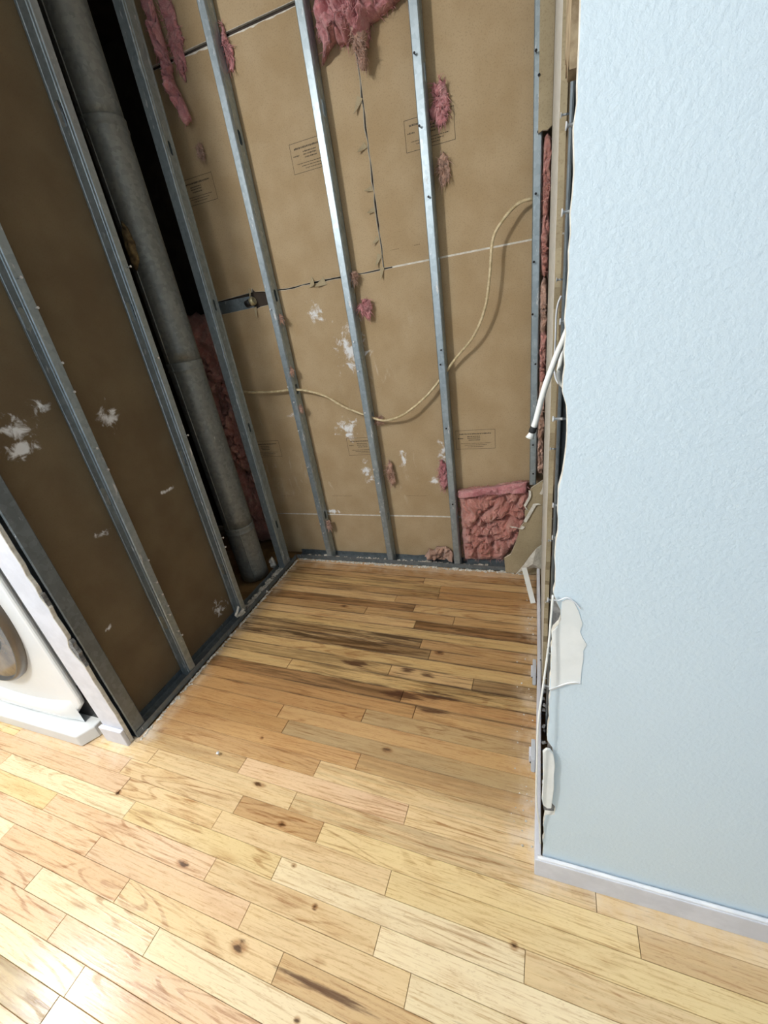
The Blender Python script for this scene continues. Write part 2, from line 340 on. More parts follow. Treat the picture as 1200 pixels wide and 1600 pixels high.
def plank(r, x0, x1, tone, st):
    g = .0005 if r < 14 else .0009; a, b = x0 + g, x1 - g; yc = PH + PW * r; cx = (a + b) / 2
    th = rnd.uniform(-.0004, .0002); h = PW / 2 - (.0004 if r < 14 else .0007); hx = (b - a) / 2; c = .0009
    vs = [(-hx, -h, -.0125), (hx, -h, -.0125), (hx, h, -.0125), (-hx, h, -.0125), (-hx, -h, th - c), (hx, -h, th - c), (hx, h, th - c), (-hx, h, th - c), (-hx + c, -h + c, th), (hx - c, -h + c, th), (hx - c, h - c, th), (-hx + c, h - c, th)]
    fs = [(8, 9, 10, 11), (4, 5, 9, 8), (5, 6, 10, 9), (6, 7, 11, 10), (7, 4, 8, 11), (0, 1, 5, 4), (1, 2, 6, 5), (2, 3, 7, 6), (3, 0, 4, 7)]
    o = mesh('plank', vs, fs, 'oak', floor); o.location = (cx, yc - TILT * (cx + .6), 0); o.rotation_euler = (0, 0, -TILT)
    k = Vector(lin(PAL[tone])[:3]) * rnd.uniform(.94, 1.05); o.color = (*k, st)
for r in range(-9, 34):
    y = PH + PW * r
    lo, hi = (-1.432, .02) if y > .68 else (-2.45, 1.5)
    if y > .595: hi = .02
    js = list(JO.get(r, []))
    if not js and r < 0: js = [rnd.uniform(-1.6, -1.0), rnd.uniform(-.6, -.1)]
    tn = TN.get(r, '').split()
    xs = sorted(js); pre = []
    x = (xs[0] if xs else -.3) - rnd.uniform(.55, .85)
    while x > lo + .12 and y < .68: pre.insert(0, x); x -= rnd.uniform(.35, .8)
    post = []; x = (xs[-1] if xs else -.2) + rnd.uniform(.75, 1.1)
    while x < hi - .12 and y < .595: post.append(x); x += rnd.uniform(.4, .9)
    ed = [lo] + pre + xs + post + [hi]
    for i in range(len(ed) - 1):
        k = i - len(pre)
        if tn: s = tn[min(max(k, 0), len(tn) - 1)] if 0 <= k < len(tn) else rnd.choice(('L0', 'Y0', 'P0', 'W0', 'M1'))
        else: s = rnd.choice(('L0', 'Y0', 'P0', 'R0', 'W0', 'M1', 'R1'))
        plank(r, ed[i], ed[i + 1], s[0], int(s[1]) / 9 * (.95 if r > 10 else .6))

# ------------------------------------------------------------------ shell
YB = 1.995                                                    # face of the brown boards
wb = box('wall_back', (-1.62, YB + .0135, 0), (.4, YB + .06, 2.7), 'closet_shade'); tag(wb, 'back of closet: brown paper side of gypsum boards', kind='structure')
def board(poly, par=wb): return bevel(prism('drywall_panel', poly, 1, YB, YB + .013, 'back_paper', par, 'gypsum'), .0012, 1)
rq = random.Random(3)
board([(-1.62, .0), (.10, .0), (.10, .284), (-1.62, .284)])
mid = board([(-1.62, .2875), (.10, .2925)] + [(.10, 1.5035), (-.60, 1.5015)] + rag((-.63, 1.5005), (-1.24, 1.497), 12, .004, rq) + [(-1.24, 1.497), (-1.245, 1.447), (-1.30, 1.4445), (-1.33, 1.436), (-1.335, 1.4465), (-1.56, 1.4405), (-1.565, 1.497), (-1.62, 1.497)])
upl = board([(-1.62, 1.500), (-1.565, 1.500), (-1.33, 1.512), (-1.322, 1.530), (-1.31, 1.512), (-1.26, 1.506)] + rag((-1.24, 1.502), (-.641, 1.506), 10, .003, rq) + rag((-.641, 1.506), (-.645, 2.371), 26, .0035, rq) + [(-.645, 2.371), (-1.62, 2.371)])
upr = board([(-.636, 1.506), (.10, 1.5075), (.10, 2.7), (-.638, 2.7)] + rag((-.6385, 2.37), (-.636, 1.51), 22, .0025, rq))
topl = board([(-1.62, 2.384), (-.645, 2.384), (-.645, 2.7), (-1.62, 2.7)])
for x0, x1, z0, z1 in ((-1.50, .10, .2835, .2925), (-.60, .10, 1.5015, 1.5075)): box('joint_filler', (x0, YB + .0005, z0), (x1, YB + .0120, z1), 'gypsum', wb)
prism('chipped_edge', [(-1.50, 2.3705)] + [(-.645, 2.3705)] + rag((-.645, 2.366), (-1.50, 2.366), 40, .0035, rq) + [(-1.50, 2.367)], 1, YB - .0003, YB + .002, 'gypsum', wb)
for nm, lo, hi in (('wall_chase', (-2.6, 2.30, 0), (-1.40, 2.34, 2.7)), ('wall_closet_rear_added', (-2.6, 1.42, 0), (-1.513, 1.432, 2.7)), ('wall_chase_side', (-1.62, 2.06, 0), (-1.605, 2.30, 2.7)), ('wall_chase_top_added', (-2.55, 1.432, 2.68), (-1.60, 2.30, 2.695))):  # closet rear wall and chase top added to keep the chase dark
    tag(box(nm, lo, hi, 'closet_shade'), 'inner face of the duct chase, its shade put into the colour', kind='structure')
# steel backing strip and connector seen through the hole between the boards
pp = empty('conduit_stub', (-1.34, YB + .004, 1.478), label='short pipe end poking through the torn hole in the brown wall', cat='pipe')
bx = box('steel_strip', (-.22, .0, -.034), (.004, .006, .020), 'galvanised', pp)
o = lathe('connector_ring', [(.010, -.012), (.0185, -.012), (.0195, -.006), (.0195, .004), (.0165, .010), (.012, .010), (.011, -.008)], 'brass', pp, 20); o.rotation_euler = (0, R(75), 0); o.location = (.012, -.012, -.004)
o = lathe('pipe_end', [(.016, -.03), (.016, 0), (.0105, .002), (.010, -.02)], 'black_rubber', pp, 18); o.rotation_euler = (0, R(75), 0); o.location = (-.002, -.010, -.005)
# torn paper curls
def curl(par, p, w, h, lift, ang, mat='tan_paper'):
    n = 6; vs, fs = [], []
    for i in range(n + 1):
        u = i / n; wd = w * (1 - u) ** .8 + .0008
        for s in (-1, 1): vs.append((s * wd / 2, -lift * u * u - .001, -h * u))
    for i in range(n): fs.append((2 * i, 2 * i + 1, 2 * i + 3, 2 * i + 2))
    o = mesh('torn_paper', vs, fs, mat, par); o.location = p; o.rotation_euler = (0, R(ang), 0)
    so = o.modifiers.new('s', 'SOLIDIFY'); so.thickness = .0008
    return o
for x, z, ww, h, li, a in ((-.815, 1.505, .05, .085, .03, -25), (-1.0, 1.507, .05, .03, .02, -60), (-.925, 1.502, .035, .05, .02, 70), (-1.335, 1.53, .012, .05, .02, 0), (-1.33, 1.447, .02, .05, .02, -8),
                           (-.648, 1.56, .022, .05, .02, 25), (-.645, 1.62, .018, .035, .018, 50), (-.647, 1.72, .02, .03, .015, 70), (-.645, 1.79, .018, .03, .015, 80), (-.648, 1.93, .022, .04, .018, 60), (-.648, 2.07, .024, .055, .02, 30), (-.645, 1.51, .02, .045, .02, 10)):
    curl(upl, (x, YB - .0015, z), ww, h, li, a)
# printed stamps: frame, small rows of print (illegible in the photograph)
def stamp(par, x0, x1, z0, z1, seed, mat='ink', rows=((.80, .1, .9, 2), (.66, .30, .62, 1), (.57, .05, .2, 1), (.57, .30, .62, 1), (.47, .33, .62, 1), (.30, .12, .88, 0), (.21, .22, .78, 0), (.12, .30, .70, 0)), frame=True):
    rn = random.Random(seed); vs, fs = [], []; y = YB - .0004; wq, hq = x1 - x0, z1 - z0
    def q(a, b, c, d):
        n = len(vs); vs.extend([(a, y, b), (c, y, b), (c, y, d), (a, y, d)]); fs.append((n, n + 1, n + 2, n + 3))
    if frame:
        e = .0016; q(x0, z0, x1, z0 + e); q(x0, z1 - e, x1, z1); q(x0, z0, x0 + e, z1); q(x1 - e, z0, x1, z1)
    for v, a, b, big in rows:
        x = x0 + a * wq; hh = (.0016, .0024, .0034)[big]
        while x < x0 + b * wq:
            l = rn.uniform(.0015, .005); q(x, z0 + v * hq - hh * rn.uniform(.7, 1), min(x + l, x0 + b * wq), z0 + v * hq + hh * rn.uniform(.7, 1)); x += l + rn.uniform(.001, .0022)
    return mesh('printed_stamp', vs, fs, mat, par)
stamp(upr, -.490, -.301, 1.868, 1.964, 1); stamp(upl, -.978, -.789, 1.903, 2.003, 2); stamp(upl, -1.569, -1.380, 1.901, 2.000, 3)
stamp(mid, -.969, -.780, .657, .755, 4); stamp(mid, -.377, -.188, .670, .766, 5); stamp(mid, -1.587, -1.398, .664, .762, 6)
for x0, x1, z in ((-.672, -.548, .413), (-1.125, -1.0, .411), (-1.48, -1.40, .409)): stamp(mid, x0, x1, z - .006, z + .006, int(-x0 * 99), 'faint_ink', ((.5, 0, 1, 0),), False)
stamp(upr, -.60, -.47, 1.560, 1.572, 9, 'faint_ink', ((.5, 0, .3, 0), (.5, .8, 1, 1)), False)

wl = prism('wall_left', [(.642, .0), (1.40, .0), (1.40, 2.7), (.642, 2.7)], 0, -1.560, -1.515, 'closet_shade'); tag(wl, 'left partition in bare brown board behind three studs', kind='structure')
bevel(prism('drywall_panel', [(.643, .03), (1.415, .03), (1.415, 2.7), (.643, 2.7)], 0, -1.513, -1.500, 'left_paper_shaded', wl, 'gypsum'), .001, 1)
# white painted end of the partition beside the washing machine, its corner broken away
r2 = random.Random(11); edge = []
for i in range(64):
    z = .075 + i * .0415; j = r2.uniform(-.0035, .0035)
    for a, b, d in ((.43, .50, .022), (.66, .70, .010), (.78, .815, .006)):
        if a < z < b: j -= d * r2.uniform(.75, 1.1)
    edge.append((-1.447 + j, z))
cap = bevel(prism('painted_end', [(-1.562, .0), (-1.452, .0)] + edge + [(-1.447, 2.7), (-1.562, 2.7)], 1, .628, .642, 'white_trim', wl, 'gypsum'), .0015, 1)
prism('broken_core', rag((-1.475, .40), (-1.475, .52), 8, .003, r2) + [(-1.475, .52)] + rag((-1.444, .52), (-1.444, .40), 8, .005, r2) + [(-1.444, .40)], 1, .6305, .6435, 'grey_tear', wl)
prism('broken_core', rag((-1.470, .65), (-1.470, .71), 5, .003, r2) + [(-1.470, .71), (-1.446, .71), (-1.445, .65)], 1, .6305, .6435, 'grey_tear', wl)
bs_ = box('baseboard_left', (-1.566, .612, 0), (-1.448, .6275, .078), 'white_trim', None, .003); tag(bs_, 'short white baseboard on the partition end', kind='structure')
tag(box('wall_hall', (-4.5, .60, 0), (-2.61, .66, 2.7), 'wall_paint'), 'painted wall left of the washing machine recess', kind='structure')
box('wall_outer', (-2.6, .55, 0), (-2.55, 2.34, 2.7), 'closet_shade')['kind'] = 'structure'
tag(bpy.data.objects['wall_outer'], 'far side of the chase, its shade put into the colour')
box('ceiling', (-4.5, -3.5, 2.70), (3, 2.4, 2.76), 'bare_ceiling')['kind'] = 'structure'
bpy.data.objects['ceiling']['label'] = 'plain ceiling above the closet and room'

# right wall: painted sheet with a chipped left edge
r3 = random.Random(5); le = []
z = .082
while z < 2.69:
    x = .0305 + r3.uniform(-.0016, .0016)
    if .813 < z < .878: x = .0305 + .0125 * math.sin((z - .813) / .065 * math.pi) ** .6
    if .262 < z < .305: x = .052 + r3.uniform(-.001, .001)
    if .305 <= z < .50: x = .040 + .006 * math.sin((z - .3) / .2 * math.pi)
    if 1.10 < z < 1.22: x = .034 + .004 * math.sin((z - 1.1) / .12 * math.pi)
    le.append((x, z)); z += r3.uniform(.008, .022)
wr = bevel(prism('wall_right', [(.0300, .02)] + [(1.6, .02), (1.6, 2.7), (.029, 2.7)] + le[::-1], 1, .600, .6127, 'wall_paint', None, 'gypsum'), .0008, 1)
tag(wr, 'pale blue-grey painted wall with chipped left edge', kind='structure')
box('wall_core', (.060, .70, 0), (1.6, .72, 2.7), 'closet_shade', wr)
box('hidden_core', (.125, .72, 0), (.14, 1.99, 2.7), 'closet_shade', wr)
# peeled paper patch, torn grey hole and plaster flake
prism('peeled_patch', [(.0320, .664), (.058, .6865), (.0815, .6945), (.0815, .738), (.083, .755), (.0815, .775), (.086, .79), (.078, .806), (.074, .818), (.077, .835), (.073, .848), (.069, .862), (.061, .880), (.050, .884), (.0435, .878), (.0432, .862), (.0436, .840), (.0388, .822), (.0325, .8140), (.031, .810)], 1, .5988, .6005, 'patch_paint', wr)
tube('paper_curl', [at(863, 937, 1, .597), at(873, 938, 1, .5965), at(886, 934, 1, .596), at(898, 941, 1, .5965), at(907, 951, 1, .5975)], .0011, 'caulk', wr)
tube('paper_curl', [at(858, 1077, 1, .597), at(868, 1074, 1, .5965), at(885, 1068, 1, .596), at(899, 1066, 1, .5965), at(907, 1068, 1, .5975)], .0012, 'caulk', wr)
prism('torn_hole', [(.031, .81), (.044, .82), (.046, .855), (.040, .872), (.031, .88)], 1, .6127, .6145, 'grey_tear', wr)
prism('torn_recess', [(.0295, .258), (.058, .262), (.0585, .308), (.050, .315), (.05, .50), (.032, .50), (.030, .31)], 1, .608, .614, 'grey_tear', wr)
fl = prism('plaster_flake', [(.022, .492), (.028, .503), (.036, .503), (.043, .490), (.047, .455), (.046, .42), (.0475, .375), (.0455, .335), (.044, .302), (.036, .299), (.027, .306), (.0235, .33), (.0245, .40)], 1, .5895, .5955, 'patch_paint')
bevel(fl, .001, 1); tag(fl, 'long pale plaster flake hanging low on the wall corner', 'plaster')
# baseboards of the right wall
bb = prism('baseboard_right', [(.012, .586), (1.6, .586), (1.6, .5995), (.0275, .5995), (.0275, .70), (.030, 1.3), (.024, 1.86), (.010, 1.86), (.016, 1.3), (.012, .70)], 2, 0, .076, 'white_trim'); bevel(bb, .003, 2)
tag(bb, 'white baseboard running around the corner', kind='structure')
tube('caulk_line', [(.019, .5925, .0775), (.1, .5925, .0785), (.25, .5925, .0775), (.5, .5925, .079), (.9, .5925, .078), (1.6, .5925, .078)], .0046, 'caulk', bb)
# torn sheet on the closet side of that wall
sh = prism('trim_1', [(1.10, .12)] + [(1.88, .04), (1.88, 2.7)] + rag((1.105, 2.7), (1.10, .12), 70, .010, random.Random(8)), 0, .0300, .0425, 'gypsum', None, 'tan_paper'); tag(sh, 'torn off-white board edge down the closet side', kind='structure')
up = prism('trim_2', rag((.64, 1.548), (.80, 1.60), 8, .012, r3) + [(.82, 1.72), (.85, 2.7), (.64, 2.7)], 0, .0255, .0365, 'brown_torn', None, 'brown_torn'); tag(up, 'brown torn paper above the studs at the wall corner', kind='structure')
# greenish board left in the upper right corner of the closet
ur = prism('trim_3', [(-.0135, 1.80), (.0, 1.806), (.016, 1.803), (.0295, 1.812), (.0295, 2.7), (-.0135, 2.7)], 1, 1.912, 1.924, 'tan_paper', None, 'gypsum'); tag(ur, 'greenish grey board strip left in the upper corner', kind='structure')

# ------------------------------------------------------------------ metal studs
def ring_strip(u0, u1, z0, z1, holes, hw, hh, n=20):
    vs, fs = [], []
    def quad(a, b, c, d):
        k = len(vs); vs.extend([(a, b), (c, b), (c, d), (a, d)]); fs.append((k, k + 1, k + 2, k + 3))
    z = z0; uc = (u0 + u1) / 2; hs = hh * 1.35
    for h in holes:
        quad(u0, z, u1, h - hs); k = len(vs); A = (u1 - u0) / 2
        for i in range(n):
            t_ = 2 * math.pi * (i + .5) / n; cx, sx_ = math.cos(t_), math.sin(t_); m_ = max(abs(cx), abs(sx_))
            vs.append((uc + A * cx / m_, h + hs * sx_ / m_))
        for i in range(n):
            t_ = 2 * math.pi * (i + .5) / n; vs.append((uc + hw * math.cos(t_), h + (hh - hw) * (1 if math.sin(t_) > 0 else -1) + hw * math.sin(t_)))
        fs.extend((k + i, k + (i + 1) % n, k + n + (i + 1) % n, k + n + i) for i in range(n))
        z = h + hs
    quad(u0, z, u1, z1); return vs, fs
def stud(loc, rz, L, holes, label, d=.064, fl=.033, mat='galvanised', lean=(0, 0), screws=(), smat='bright_screw', hw=.011, hh=.026):
    root = empty('metal_stud', loc, label=label, cat='stud', group='steel wall studs'); root.rotation_euler = (lean[0], lean[1], rz)
    c = .0030; li = .006
    vs, fs = [], []
    pr = [[(fl, li), (fl, c), (fl - c, 0), (c, 0), (0, c), (0, .010), (.0018, .0125), (0, .015)], [(0, d - .015), (.0018, d - .0125), (0, d - .010), (0, d - c), (c, d), (fl - c, d), (fl, d - c), (fl, d - li)]]
    nz = 12
    for q in pr:
        k = len(vs); n = len(q)
        for i in range(nz + 1):
            z_ = L * i / nz
            vs += [(x + .0007 * noise.noise(Vector((i * 1.3, loc[0] * 9, loc[1] * 7 + j))), y_, z_) for j, (x, y_) in enumerate(q)]
        fs += [(k + i * n + j, k + i * n + j + 1, k + (i + 1) * n + j + 1, k + (i + 1) * n + j) for i in range(nz) for j in range(n - 1)]
    a, b = ring_strip(.015, d - .015, 0, L, [h for h in holes if h < L - .08], hw, hh); k = len(vs); vs += [(0, u, z_) for u, z_ in a]; fs += [tuple(k + i for i in f) for f in b]
    o = mesh('channel', vs, fs, mat, root); o.modifiers.new('s', 'SOLIDIFY').thickness = .001
    first = None
    for (x, y_, z_, dx, dy, l) in screws:                      # screws left standing in the flange
        if first is None:
            first = lathe('screw', [(.0014, 0), (.0019, .4), (.0019, .85), (.0042, .93), (.0042, 1)], smat, root, 8); sc_ = first
        else: sc_ = rep('screw', first, root)
        sc_.location = (x, y_, z_); sc_.rotation_euler = Vector((0, 0, 1)).rotation_difference(Vector((dx, dy, .06))).to_euler(); sc_.scale = (1, 1, l)
    return root
HL = [.30, .885, 1.475, 2.06, 2.6]
def fs_(zs, x=.017, l=.014, seed=0, d=.064):
    rn = random.Random(seed); return [(x + rn.uniform(-.008, .008), d, z_, 0, 1, l * rn.uniform(.6, 1.2)) for z_ in zs]
Z0 = .0025; LS = 2.69
# against the back wall: front flange towards the camera, web on the right, open side to the left
stud((-1.183, 1.989, Z0), math.pi, LS, [.30, 1.04, 1.475, 2.06], 'second steel stud of the back wall counted from the left corner', screws=fs_((.20, .26, .62, .83, .98, 1.06, 1.42), seed=1), lean=(0, -.004))
stud((-.782, 1.989, Z0), math.pi, LS, [.30, .868, 1.475, 2.06], 'back wall steel stud left of the large pink insulation clump overhead', screws=fs_((.35, .52, .60, .9, 1.1, 1.23), seed=2), lean=(0, .002))
stud((-.389, 1.989, Z0), math.pi, LS, [.30, 1.05, 1.475, 2.06], 'back wall steel stud beside the folded pink batt at the floor', screws=fs_((.4, .8, 1.09, 1.15, 1.7, 1.91, 2.1), seed=3), smat='dark_screw')
stud((-.001, 1.989, .505), math.pi, LS - .505, [.38, 1.125, 1.56], 'rightmost back wall stud, cut off above the torn board corner', screws=fs_((.06, .2, .55, .74, .92, 1.13, 1.3, 1.44, 1.50), seed=4), smat='dark_screw', fl=.029)
# corner stud turned flat to the closet
stud((-1.440, 1.856, Z0), math.pi, LS, HL, 'corner stud with its slotted web facing the closet', d=.068, fl=.046, mat='galvanised', hw=.007, hh=.024, lean=(.010, 0))
# left partition: web towards the room, flange towards the closet
def ls(zs, seed, l=.017):
    rn = random.Random(seed); return [(.017 + rn.uniform(-.008, .008), 0, z_, 0, -1, l * rn.uniform(.7, 1.2)) for z_ in zs]
stud((-1.440, 1.352, Z0), R(90), LS, HL, 'left partition stud next to the round metal duct', d=.060, screws=ls((.42, .47, .98, 1.3, 1.62), 5), lean=(0, .020), hw=.015, hh=.034)
stud((-1.440, .957, Z0), R(90), LS, HL, 'middle left partition stud set with many silver screws', d=.060, screws=ls((.22, .245, .34, .38, .44, .50, .60, .98, 1.06, 1.25, 1.34, 1.50, 1.58), 6), lean=(0, .019), hw=.015, hh=.034)
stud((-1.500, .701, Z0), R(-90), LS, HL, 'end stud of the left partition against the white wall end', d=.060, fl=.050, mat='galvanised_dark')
# inside the right wall
def rs(zs, seed, l):
    rn = random.Random(seed); return [(.017, 0, z_, 0, -1, l * rn.uniform(.8, 1.1)) for z_ in zs]
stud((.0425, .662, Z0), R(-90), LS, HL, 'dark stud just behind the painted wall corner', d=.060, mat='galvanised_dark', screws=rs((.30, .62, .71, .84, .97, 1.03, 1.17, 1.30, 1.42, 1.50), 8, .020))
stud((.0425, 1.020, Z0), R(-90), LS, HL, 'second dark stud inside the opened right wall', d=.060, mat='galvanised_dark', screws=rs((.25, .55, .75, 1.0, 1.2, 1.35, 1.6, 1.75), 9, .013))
# floor tracks
def track(p0, p1, wd, hgt, label):                             # U channel along p0 -> p1
    root = empty('floor_track', (p0[0], p0[1], 0), label=label, cat='track'); d = Vector((p1[0] - p0[0], p1[1] - p0[1])); root.rotation_euler = (0, 0, math.atan2(d.y, d.x)); L = d.length
    q = [(0, hgt), (-.001, .003), (.003, .0012), (wd - .003, .0012), (wd + .001, .003), (wd, hgt)]; n = len(q); nx = 26; vs, fs = [], []
    for i in range(nx + 1):
        for j, (y_, z_) in enumerate(q):
            k = noise.noise(Vector((i * .9, j * 2.2, p0[0] * 5))); vs.append((L * i / nx, y_ + (.003 * k if j in (0, 5) else 0), z_ + (.003 * k if j in (0, 5) else 0)))
    fs = [(i * n + j, i * n + j + 1, (i + 1) * n + j + 1, (i + 1) * n + j) for i in range(nx) for j in range(n - 1)]
    o = mesh('channel', vs, fs, 'galvanised_dark', root); o.modifiers.new('s', 'SOLIDIFY').thickness = .0012
    return root
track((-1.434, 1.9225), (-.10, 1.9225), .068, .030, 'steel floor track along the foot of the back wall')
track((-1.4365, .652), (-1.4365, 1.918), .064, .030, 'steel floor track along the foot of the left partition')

# ------------------------------------------------------------------ round duct
dk = empty('round_duct', (-1.620, 1.720, .001), label='tall round galvanised duct standing behind the left partition', cat='duct')
prev = 0
for i, (a, b) in enumerate(((0, .36), (.36, 1.26), (1.26, 2.16), (2.16, 2.69))):
    prof = [(.080, a), (.080, a + .05), (.0805, b - .06), (.0812, b - .045), (.0838, b - .04), (.0838, b - .034), (.0812, b - .03), (.0828, b - .012), (.0836, b - .003), (.0800, b)]
    lathe('duct_section', prof, 'duct_steel', dk, 48)
for a, b, an in ((0, .36, 305), (.36, 1.26, 268), (1.26, 2.16, 262), (2.16, 2.69, 262)):
    x, y_ = .0815 * math.cos(R(an)), .0815 * math.sin(R(an))
    tube('lock_seam', None, .0028, 'duct_steel', dk, seg=6, path=[Vector((x, y_, a + (b - a) * k / 6)) for k in range(7)])
lu = fluff('sealant_lump', [(-.02, -.09), (.012, -.06), (.02, 0), (.012, .06), (-.006, .085), (-.022, .03)], 0, .02, 31, 'sealant', dk, .012, .006, 14, 40, 0)
lu.location = (.012, -.083, 1.735)

# ------------------------------------------------------------------ pink insulation
def wool_thing(label, *a, **k): return tag(fluff('insulation_clump', *a, **k), label, 'insulation')
bigc = wool_thing('large fluffy pink insulation clump high between two studs', [(-.768, 2.69), (-.768, 2.24), (-.760, 2.195), (-.745, 2.215), (-.705, 2.228), (-.665, 2.215), (-.645, 2.232), (-.612, 2.185), (-.590, 2.19), (-.575, 2.235), (-.53, 2.252), (-.48, 2.258), (-.448, 2.28), (-.446, 2.69)], 1.988, .105, 1, 'pink_wool', amp=.05, rim=.018, nr=50, na=220, fibre=120)
fluff('hanging_strand', [(-.632, 2.26), (-.578, 2.26), (-.585, 2.19), (-.60, 2.125), (-.618, 2.12), (-.628, 2.18)], 1.960, .05, 2, 'tan_wool', bigc, amp=.03, rim=.015, nr=16, na=60, fibre=40)
bt = wool_thing('crumpled square pink batt at the foot of the back wall', [(-.378, .455), (-.30, .467), (-.20, .480), (-.10, .497), (-.036, .503), (-.030, .43), (-.035, .35), (-.06, .27), (-.08, .18), (-.12, .11), (-.17, .034), (-.28, .032), (-.37, .034), (-.379, .08), (-.379, .28)], 1.990, .075, 3, 'rose_wool', amp=.058, rim=.008, nr=72, na=260, fibre=110, fold=10)
tp = fluff('folded_top', [(-.380, .425), (-.28, .440), (-.17, .450), (-.10, .455), (-.038, .455), (-.036, .512), (-.10, .506), (-.20, .488), (-.30, .474), (-.380, .462)], 1.955, .042, 4, 'pink_wool', bt, amp=.012, rim=.005, nr=16, na=110, fibre=20)
cv = empty('insulation_clump', (.016, 1.96, .56), label='tall pink insulation strip in the right corner cavity', cat='insulation')
for i, (za, zb, mt) in enumerate(((.0, .17, 'tan_wool'), (.15, .42, 'tan_wool'), (.40, .63, 'rose_wool'), (.61, .80, 'tan_wool'), (.82, 1.02, 'rose_wool'), (1.0, 1.235, 'rose_wool'))):
    zm = (za + zb) / 2; hh = (zb - za) / 2
    po = [(.0135 * max(-1, min(1, 1.5 * math.cos(k * math.pi / 8))), hh * 1.12 * math.sin(k * math.pi / 8)) for k in range(16)]
    o = fluff('wool_lump', po, 0, .045, 70 + i, mt, cv, .016, .003, 26, 90, 10, 26); o.location = (0, -.004 * (i % 2), zm)
wool_thing('dark rose insulation strip standing behind the round duct', [(-1.98, .0), (-1.645, .0), (-1.64, .8), (-1.645, 1.46), (-1.72, 1.475), (-1.97, 1.46), (-1.98, .8)], 2.12, .12, 6, 'rose_wool', amp=.045, rim=.02, nr=40, na=160, fibre=40)
wool_thing('long pink wisp hanging along the corner stud near the top', [(-1.46, 2.62), (-1.425, 2.60), (-1.415, 2.40), (-1.42, 2.30), (-1.395, 2.22), (-1.385, 2.17), (-1.42, 2.15), (-1.45, 2.24), (-1.46, 2.35)], 1.965, .05, 7, 'pink_wool', amp=.035, rim=.012, nr=22, na=90, fibre=40)
wool_thing('faded pink smear of wool right of the corner stud', [(-1.42, 2.56), (-1.37, 2.54), (-1.345, 2.46), (-1.36, 2.36), (-1.385, 2.30), (-1.41, 2.33)], 1.993, .010, 8, 'pink_wool', amp=.012, rim=.022, nr=14, na=80, fibre=40)
TF = [('small pink tuft over the upper left stud beside the dark seam', -1.158, 2.325, .014, .065, 1.990, 'pink_wool'), ('pointed pink tuft hanging over the upper right stamp', -.345, 1.975, .032, .072, 1.985, 'pink_wool'),
      ('narrow pink tuft just below the upper right stamp', -.352, 1.785, .020, .060, 1.985, 'tan_wool'), ('bright pink flap torn out at the wall seam', -.735, 1.365, .034, .040, 1.970, 'pink_wool'),
      ('small round pink tuft above the torn flap', -.775, 1.49, .016, .022, 1.975, 'tan_wool'), ('frayed pink tuft low beside the third stud', -.735, .555, .022, .070, 1.975, 'tan_wool'),
      ('pale pink tuft low on the left of the fourth stud', -.452, .545, .026, .080, 1.985, 'pink_wool'), ('tiny tuft under the cable by the third stud', -.752, .845, .018, .018, 1.98, 'tan_wool'),
      ('small tuft poking out of the second stud hole', -1.178, 1.38, .012, .018, 1.955, 'tan_wool'), ('pinkish knob on the second stud above the cable', -1.176, 1.135, .011, .013, 1.95, 'tan_wool'),
      ('pinkish knob on the second stud below the cable', -1.172, .945, .011, .016, 1.95, 'tan_wool'), ('pale tuft at the foot of the second stud', -1.170, .24, .012, .03, 1.95, 'tan_wool'),
      ('small tuft beside the corner stud below the pink wisp', -1.395, 2.07, .018, .03, 1.985, 'tan_wool')]
for i, (la, x, z, a, b, y_, mt) in enumerate(TF):
    rn = random.Random(50 + i); po = [(x + a * math.cos(k * .7854) * rn.uniform(.75, 1.15), z + b * math.sin(k * .7854) * rn.uniform(.75, 1.15)) for k in range(8)]
    tag(fluff('insulation_tuft', po, y_, .016, 20 + i, mt, None, .016, .018, 14, 56, 26, 34), la, 'insulation')
tag(fluff('crumpled_wad', [(-.60, .035), (-.575, .085), (-.545, .075), (-.525, .10), (-.47, .105), (-.435, .07), (-.43, .03), (-.50, .022)], 1.985, .055, 41, 'tan_wool', None, .05, .006, 22, 80, 0, 22), 'crumpled tan wad lying in the back floor track', 'scrap')

# ------------------------------------------------------------------ cables
ck = [at(x, y_, 1, v) for x, y_, v in ((838, 309, 1.958), (810, 318, 1.945), (785, 345, 1.93), (770, 375, 1.925), (765, 430, 1.92), (758, 480, 1.925), (740, 525, 1.935), (712, 560, 1.952), (690, 590, 1.958), (665, 620, 1.945), (630, 648, 1.93), (600, 657, 1.952), (575, 650, 1.957), (540, 637, 1.95), (510, 620, 1.945), (485, 612, 1.95), (460, 609, 1.957), (430, 612, 1.96), (400, 613, 1.965), (375, 612, 1.975))]
pa = spline(ck, 30)
tag(tube('armoured_cable', None, lambda i: .0060 + .0007 * math.sin(i * 2.1), 'cable_sheath', None, path=pa), 'armoured cable looping through the back wall studs', 'cable')
wc = empty('coaxial_cable', at(880, 530, 1, .70), label='thick white cable hanging from the wall corner with a capped end', cat='cable')
def rel(par, *pts): return [Vector(q) - par.location for q in pts]
tube('sheath', rel(wc, at(893, 500, 1, .72), at(880, 532, 1, .70), at(868, 560, 1, .69), at(850, 610, 1, .685), at(838, 655, 1, .685), at(834, 667, 1, .685)), .0046, 'white_plastic', wc)
tube('black_ring', rel(wc, at(834.3, 667, 1, .685), at(832.6, 671, 1, .685), at(831.4, 675.5, 1, .685)), .0056, 'black_rubber', wc, 3, 14)
k = rel(wc, at(831.4, 675.5, 1, .685), at(829.8, 679, 1, .685), at(828, 684, 1, .685)); tube('end_cap', None, lambda i: (.0040, .0048, .0070)[i], 'white_plastic', wc, 1, 14, k)
